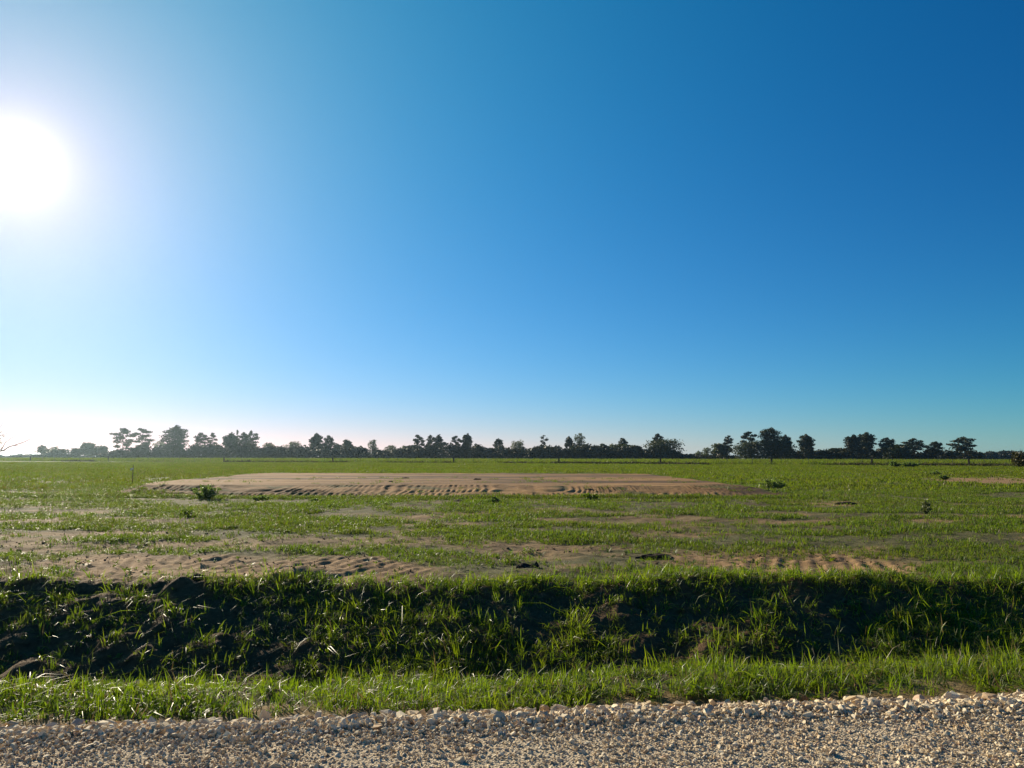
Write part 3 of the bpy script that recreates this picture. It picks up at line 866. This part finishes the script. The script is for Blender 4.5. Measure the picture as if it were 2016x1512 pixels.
# ------------------------------------------------------------------ scattered stuff through geometry nodes
def proto_collection(name, meshes):
    c = bpy.data.collections.new(name)
    for i, me in enumerate(meshes):
        o = bpy.data.objects.new(f'{name}_{i:02d}', me); c.objects.link(o)
    return c
def scatter(name, P, rot, scl, idx, coll, label, parent=None):
    me = bpy.data.meshes.new(name)
    n = len(P)
    me.vertices.add(n); me.vertices.foreach_set('co', P.astype(np.float32).ravel())
    a = me.attributes.new('rot', 'FLOAT_VECTOR', 'POINT'); a.data.foreach_set('vector', rot.astype(np.float32).ravel())
    a = me.attributes.new('scl', 'FLOAT_VECTOR', 'POINT'); a.data.foreach_set('vector', scl.astype(np.float32).ravel())
    a = me.attributes.new('idx', 'INT', 'POINT'); a.data.foreach_set('value', idx.astype(np.int32))
    o = bpy.data.objects.new(name, me); COL.objects.link(o)
    if parent: o.parent = parent
    ng = bpy.data.node_groups.new(name, 'GeometryNodeTree')
    ng.interface.new_socket('Geometry', in_out='INPUT', socket_type='NodeSocketGeometry')
    ng.interface.new_socket('Geometry', in_out='OUTPUT', socket_type='NodeSocketGeometry')
    gi, go = ng.nodes.new('NodeGroupInput'), ng.nodes.new('NodeGroupOutput')
    ci = ng.nodes.new('GeometryNodeCollectionInfo')
    ci.inputs['Collection'].default_value = coll
    ci.inputs['Separate Children'].default_value = True
    ci.inputs['Reset Children'].default_value = True
    ip = ng.nodes.new('GeometryNodeInstanceOnPoints')
    ip.inputs['Pick Instance'].default_value = True
    def na(nm, t):
        q = ng.nodes.new('GeometryNodeInputNamedAttribute'); q.data_type = t; q.inputs[0].default_value = nm
        return [s for s in q.outputs if s.name == 'Attribute' and s.enabled][0]
    ng.links.new(gi.outputs[0], ip.inputs['Points'])
    ng.links.new(ci.outputs[0], ip.inputs['Instance'])
    ng.links.new(na('idx', 'INT'), ip.inputs['Instance Index'])
    er = ng.nodes.new('FunctionNodeEulerToRotation')
    ng.links.new(na('rot', 'FLOAT_VECTOR'), er.inputs[0])
    ng.links.new(er.outputs[0], ip.inputs['Rotation'])
    ng.links.new(na('scl', 'FLOAT_VECTOR'), ip.inputs['Scale'])
    ng.links.new(ip.outputs[0], go.inputs[0])
    m = o.modifiers.new('scatter', 'NODES'); m.node_group = ng
    tag(o, label, kind='stuff')
    return o
def blade_mesh(name, n, spread, h0, h1, w, curve, mat, seed, dry=None):
    r2 = np.random.default_rng(seed)
    V, Fc, mi = [], [], []
    for k in range(n):
        a = r2.uniform(0, 6.283); rr = spread * math.sqrt(r2.random())
        p = np.array([math.cos(a) * rr, math.sin(a) * rr, -.01])
        L = r2.uniform(h0, h1); th = r2.uniform(0, 6.283)
        out = np.array([math.cos(th), math.sin(th), 0]); side = np.array([-math.sin(th), math.cos(th), 0])
        tw = r2.normal() * .5
        side = side * math.cos(tw) + np.array([0, 0, 1]) * math.sin(tw) * .5
        lean = abs(r2.normal()) * curve
        ww = w * r2.uniform(.7, 1.25)
        b = len(V)
        for t, q in ((0, .6), (.35, 1.0), (.7, .75)):
            c = p + np.array([0, 0, L * (t - .32 * lean * t * t)]) + out * L * lean * t * t
            V.append(c - side * ww * q / 2); V.append(c + side * ww * q / 2)
        V.append(p + np.array([0, 0, L * (1 - .5 * lean)]) + out * L * lean * 1.05)
        Fc += [(b, b + 1, b + 3, b + 2), (b + 2, b + 3, b + 5, b + 4), (b + 4, b + 5, b + 6)]
        mi += [1 if dry and r2.random() < dry else 0] * 3
    me = bpy.data.meshes.new(name); me.from_pydata([tuple(v) for v in V], [], Fc)
    me.materials.append(mat); me.materials.append(M_DRY)
    me.polygons.foreach_set('material_index', mi)
    me.shade_smooth()
    return me
tall_c = proto_collection('tall_tuft', [blade_mesh('tall_tuft', 11, .055, .06, .24, .0072, 1.15, M_TALL, 600 + k, .11) for k in range(10)])
short_c = proto_collection('short_tuft', [blade_mesh('short_tuft', 13, .07, .03, .12, .009, 1.0, M_SHORT, 620 + k, .07) for k in range(8)])
mid_c = proto_collection('field_tuft', [blade_mesh('field_tuft', 24, .16, .04, .12, .013, .95, M_SHORT, 640 + k, .07) for k in range(8)])
far_c = proto_collection('far_tuft', [blade_mesh('far_tuft', 34, .55, .08, .22, .045, .8, M_FAR, 660 + k, .04) for k in range(6)])
rank_c = proto_collection('rank_tuft', [blade_mesh('rank_tuft', 40, 1.1, .5, 1.05, .10, .5, M_FAR, 680 + k, .08) for k in range(6)])
stone_c = proto_collection('pebble', stone_meshes)

def nz(x, y): return full_height(x, y)
def put(name, x, y, z, smin, smax, coll, nproto, label, tilt=.15, parent=None, zs=(.8, 1.25), s=None):
    n = len(x)
    rot = np.stack([RNG.normal(0, tilt, n), RNG.normal(0, tilt, n), RNG.uniform(0, 6.283, n)], -1)
    s = RNG.uniform(smin, smax, n) if s is None else s
    scl = np.stack([s, s, s * RNG.uniform(zs[0], zs[1], n)], -1)
    return scatter(name, np.stack([x, y, z], -1), rot, scl, RNG.integers(0, nproto, n), coll, label, parent)

# gravel: finer towards the wheel track, coarser and whiter at the edge
n = 120000
x = RNG.uniform(-6.5, 6.5, n); t = RNG.random(n)
e = road_edge(x)
y = e - 3.0 * t ** 1.15 + .06 * RNG.normal(size=n)
dist = np.maximum(e - y, 0)
s = np.clip(RNG.gamma(4.5, .0056, n) * (1.7 - 1.0 * sstep(0, .7, dist)), .008, .085)
keep = (y < e + .09) & (y > 2.0)
x, y, s, dist = x[keep], y[keep], s[keep], dist[keep]
z = gravel_z(x, y) + s * .12 + .018 * RNG.random(len(x)) * sstep(.7, .1, dist)
put('gravel', x, y, z, 0, 0, stone_c, 12, 'loose crushed limestone pebbles covering the road', .6, road, (.7, 1.2), s)

# verge: tall bright grass along the road
n = 5600
x = RNG.uniform(-7.5, 7.5, n)
e = road_edge(x)
y = e + .15 + 1.1 * RNG.random(n) ** .85
keep = RNG.random(n) < (.25 + .75 * sstep(.30, .60, fbm(x * 1.7, y * 1.7, 3, 41))) * sstep(0, .4, y - e - .06 + .9 * (fbm(x * 1.6, y * 0, 3, 42) - .5)) + .03
x, y = x[keep], y[keep]
s = .38 + .55 * RNG.random(len(x)) ** 1.6
put('verge_grass', x, y, nz(x, y), 0, 0, tall_c, 10, 'tall bright green grass along the gravel edge', .22, None, (.75, 1.3), s)
n = 4200
x = RNG.uniform(-7.5, 7.5, n); e = road_edge(x)
y = e + .12 + 1.15 * RNG.random(n)
keep = RNG.random(n) < sstep(.30, .55, fbm(x * 1.9, y * 1.9, 3, 47)) * sstep(-.05, .35, y - e - .10 + .9 * (fbm(x * 1.6, y * 0, 3, 42) - .5))
x, y = x[keep], y[keep]
put('verge_low_grass', x, y, nz(x, y), .6, 1.3, short_c, 8, 'short grass filling in below the tall verge grass', .3)

# broad-leaved weeds among the verge and ditch grass
def rosette(k):
    r3 = np.random.default_rng(800 + k); V, Fc = [], []
    for q in range(9):
        th = r3.uniform(0, 6.283); L = r3.uniform(.05, .13); up = r3.uniform(.25, .9); w = r3.uniform(.022, .04)
        o = np.array([math.cos(th), math.sin(th), 0]); s_ = np.array([-math.sin(th), math.cos(th), 0]); b0 = len(V)
        p = o * .01 + np.array([0, 0, r3.uniform(0, .05)])
        for t, ww in ((0, .15), (.35, 1), (.7, .8)):
            c = p + o * L * t + np.array([0, 0, L * up * t * (1 - .45 * t)])
            V += [c - s_ * w * ww / 2, c + s_ * w * ww / 2]
        V.append(p + o * L + np.array([0, 0, L * up * .5]))
        Fc += [(b0, b0 + 1, b0 + 3, b0 + 2), (b0 + 2, b0 + 3, b0 + 5, b0 + 4), (b0 + 4, b0 + 5, b0 + 6)]
    me = bpy.data.meshes.new('rosette'); me.from_pydata([tuple(v) for v in V], [], Fc); me.materials.append(M_SHORT); me.shade_smooth()
    return me
ros_c = proto_collection('rosette', [rosette(k) for k in range(6)])
n = 1900
x = RNG.uniform(-9, 9, n); y = road_edge(x) + .15 + 8.5 * RNG.random(n) ** 1.5
keep = RNG.random(n) < sstep(.42, .6, fbm(x * 1.3, y * 1.3, 3, 48)); x, y = x[keep], y[keep]
put('broadleaf_weeds', x, y, nz(x, y), .35, .85, ros_c, 6, 'small broad-leaved weeds among the roadside grass', .3)
# crumbs of earth on the bare soil and ditch bank
M_CRUMB = plain_mat('soil_crumb', (0.10, 0.060, 0.030), (0.26, 0.165, 0.088), 12, 0.95, 0.1)
crumbs = []
for me in stone_meshes[:8]:
    m2 = me.copy(); m2.name = 'crumb'; m2.materials.clear(); m2.materials.append(M_CRUMB); crumbs.append(m2)
n = 30000
y = np.sqrt(RNG.uniform(5.2 ** 2, 17 ** 2, n)); x = (RNG.random(n) * 2 - 1) * (3 + .76 * y)
sm, _, _ = masks(x, y)
fc = far_crest(x); e = road_edge(x)
d = np.where(y > fc, .04 + .3 * sm * sstep(.4, .6, fbm(x * 1.4, y * 1.4, 3, 52)), .5) * (y > e + .05)
keep = RNG.random(n) < d; x, y = x[keep], y[keep]
s = np.clip(RNG.gamma(2.2, .012, len(x)), .008, .10)
put('soil_crumbs', x, y, nz(x, y) + s * .1, 0, 0, proto_collection('crumb', crumbs), 8, 'loose crumbs of earth on bare soil and ditch bank', .6, None, (.7, 1.2), s)

# ditch: scattered tufts over soil coloured darker for the shade, thicker to the right
n = 26000
x = RNG.uniform(-11, 11, n); fc = far_crest(x); e = road_edge(x)
y = e + 1.0 + (fc + .3 - e - 1.0) * RNG.random(n)
dn = sstep(.38, .66, fbm(x * 1.1, y * 1.5, 4, 43)) * (.42 + .5 * sstep(-2.5, 1.5, x)) + .13
dn = np.maximum(dn, .85 * sstep(.30, .0, np.abs(y - fc + .05)) * sstep(.40, .55, fbm(x * 1.2, y * 0, 3, 44)))
keep = RNG.random(n) < dn
x, y = x[keep], y[keep]
q = RNG.random(len(x)) < .42
s = .45 + .75 * RNG.random(q.sum()) ** 1.5
put('ditch_grass', x[q], y[q], nz(x[q], y[q]), 0, 0, tall_c, 10, 'scattered tall grass tufts on the shaded ditch bank', .3, None, (.8, 1.4), s)
put('ditch_low_grass', x[~q], y[~q], nz(x[~q], y[~q]), .6, 1.4, short_c, 8, 'short grass and weeds on the dark ditch bank', .35)

# field: short grass, thin on bare soil
def field(name, y0, y1, n, smin, smax, coll, npro, label, patch, soilcut=1.0):
    y = np.sqrt(RNG.uniform(y0 ** 2, y1 ** 2, n)); x = (RNG.random(n) * 2 - 1) * (4 + .80 * y)
    y = y + 0.0
    sm, px, py = masks(x, y)
    d = (1 - soilcut * sm) * np.maximum(sstep(patch[0], patch[1], fbm(x * .55, y * .8, 5, 45)), .06)
    d = d * (y > far_crest(x) + .02)
    inpad = (x > -np.interp(y, [28, 29.8, 32, 35.5, 59], [9, 13.2, 17.0, 19.2, 21.3]) + .6) & (x < 12.2) & (y > 29.9 + .06 * np.maximum(x - 6, 0) ** 1.5) & (y < 58.4)
    d = np.where(inpad, 0, d)
    keep = RNG.random(n) < d
    x, y = x[keep], y[keep]
    put(name, x, y, nz(x, y), smin, smax, coll, npro, label)
field('near_field_grass', 9.4, 19, 42000, .55, 1.15, short_c, 8, 'short patchy grass beyond the ditch', (.40, .66), .97)
field('field_grass', 14, 44, 85000, .7, 1.35, mid_c, 8, 'short green pasture grass around the dirt pad', (.37, .62), .95)
field('far_field_grass', 36, 185, 70000, .6, 1.2, far_c, 6, 'green pasture grass stretching to the fence', (.26, .50), .9)
# grass along the foot of the pad and a few tufts on it
n = 3800
k = RNG.integers(0, 3, n); q = RNG.random(n)
x = np.where(k == 0, -np.interp(30 + 28.5 * q, [28, 29.8, 32, 35.5, 59], [9, 13.2, 17.0, 19.2, 21.3]) + .3, np.where(k == 1, 12.6, -21 + 34 * q)) + RNG.normal(0, .7, n) * (1 + (fbm(q * 60, q * 0, 3, 63) - .3) * 2)
y = np.where(k == 2, 58.6 + RNG.normal(0, .7, n), 30 + 28.5 * q)
keep = RNG.random(n) < sstep(.35, .6, fbm(x * .5, y * .5, 3, 64)) + .2
x, y = x[keep], y[keep]
put('pad_edge_grass', x, y, land_zs(x, y) - .01, .9, 1.9, mid_c, 8, 'ragged grass creeping over the sides of the dirt pad')
n = 900
x = RNG.uniform(-19, 11, n); y = RNG.uniform(30, 46, n)
keep = RNG.random(n) < sstep(.52, .66, fbm(x * .4, y * .6, 4, 65)); x, y = x[keep], y[keep]
put('pad_tufts', x, y, land_zs(x, y) - .01, .5, 1.3, mid_c, 8, 'sparse grass tufts growing on the dirt pad')
n = 2600
x = RNG.uniform(-20, 12.5, n); y = 29.5 + RNG.normal(0, .35, n) + .06 * np.maximum(x - 6, 0) ** 1.5
put('pad_foot_grass', x, y, nz(x, y), .8, 1.7, mid_c, 8, 'longer grass along the foot of the dirt pad')
# dark weeds grown up along the foot of the fence
M_FWEED = leaf_mat('fence_weed', [(0.1, (0.035, 0.034, 0.012)), (0.9, (0.060, 0.058, 0.020))], 0.10, 0.7, 0.15)
fw_c = proto_collection('fence_weed', [blade_mesh('fence_weed', 40, .5, .2, .55, .05, .8, M_FWEED, 720 + k, .05) for k in range(5)])
n = 5200
x = RNG.uniform(-130, 125, n); lim = sstep(.42, .60, fbm(x * .07, x * 0, 4, 61)) * (.25 + .75 * sstep(-20, 40, x))
keep = RNG.random(n) < lim; x = x[keep]
y = 173.5 - .366 * x - 1.2 + RNG.normal(0, .8, len(x)) - 7 * (RNG.random(len(x)) < .35 * (x > 30))
put('fence_weeds', x, y, x * 0 - .02, .6, 1.5, fw_c, 5, 'dark weeds grown up along the foot of the wire fence', .2)
# rank grass beyond the fence
n = 26000
y = np.sqrt(RNG.uniform(140 ** 2, 345 ** 2, n)); x = (RNG.random(n) * 2 - 1) * .8 * y
keep = y > 173.5 - .366 * x - 2.0
x, y = x[keep], y[keep]
put('rank_grass', x, y, x * 0 - .02, .6, 1.05, rank_c, 6, 'taller pale grass between the fence and the trees')

# ------------------------------------------------------------------ air
V, Fc = [], []
box(V, Fc, -5600, 5600, -200, 5600, -2.2, 19.0)
M = Mat('haze_air')
M.n.remove(M.b)
pv = M.node('ShaderNodeVolumePrincipled')
pv.inputs['Color'].default_value = (0.60, 0.84, 1.0, 1)
pv.inputs['Density'].default_value = 0.0001
pv.inputs['Anisotropy'].default_value = 0.82
M.l.new(pv.outputs[0], M.out.inputs['Volume'])
haze = mesh_obj('haze', V, Fc, M.m)
tag(haze, 'thin bright morning haze over the pasture', kind='stuff')
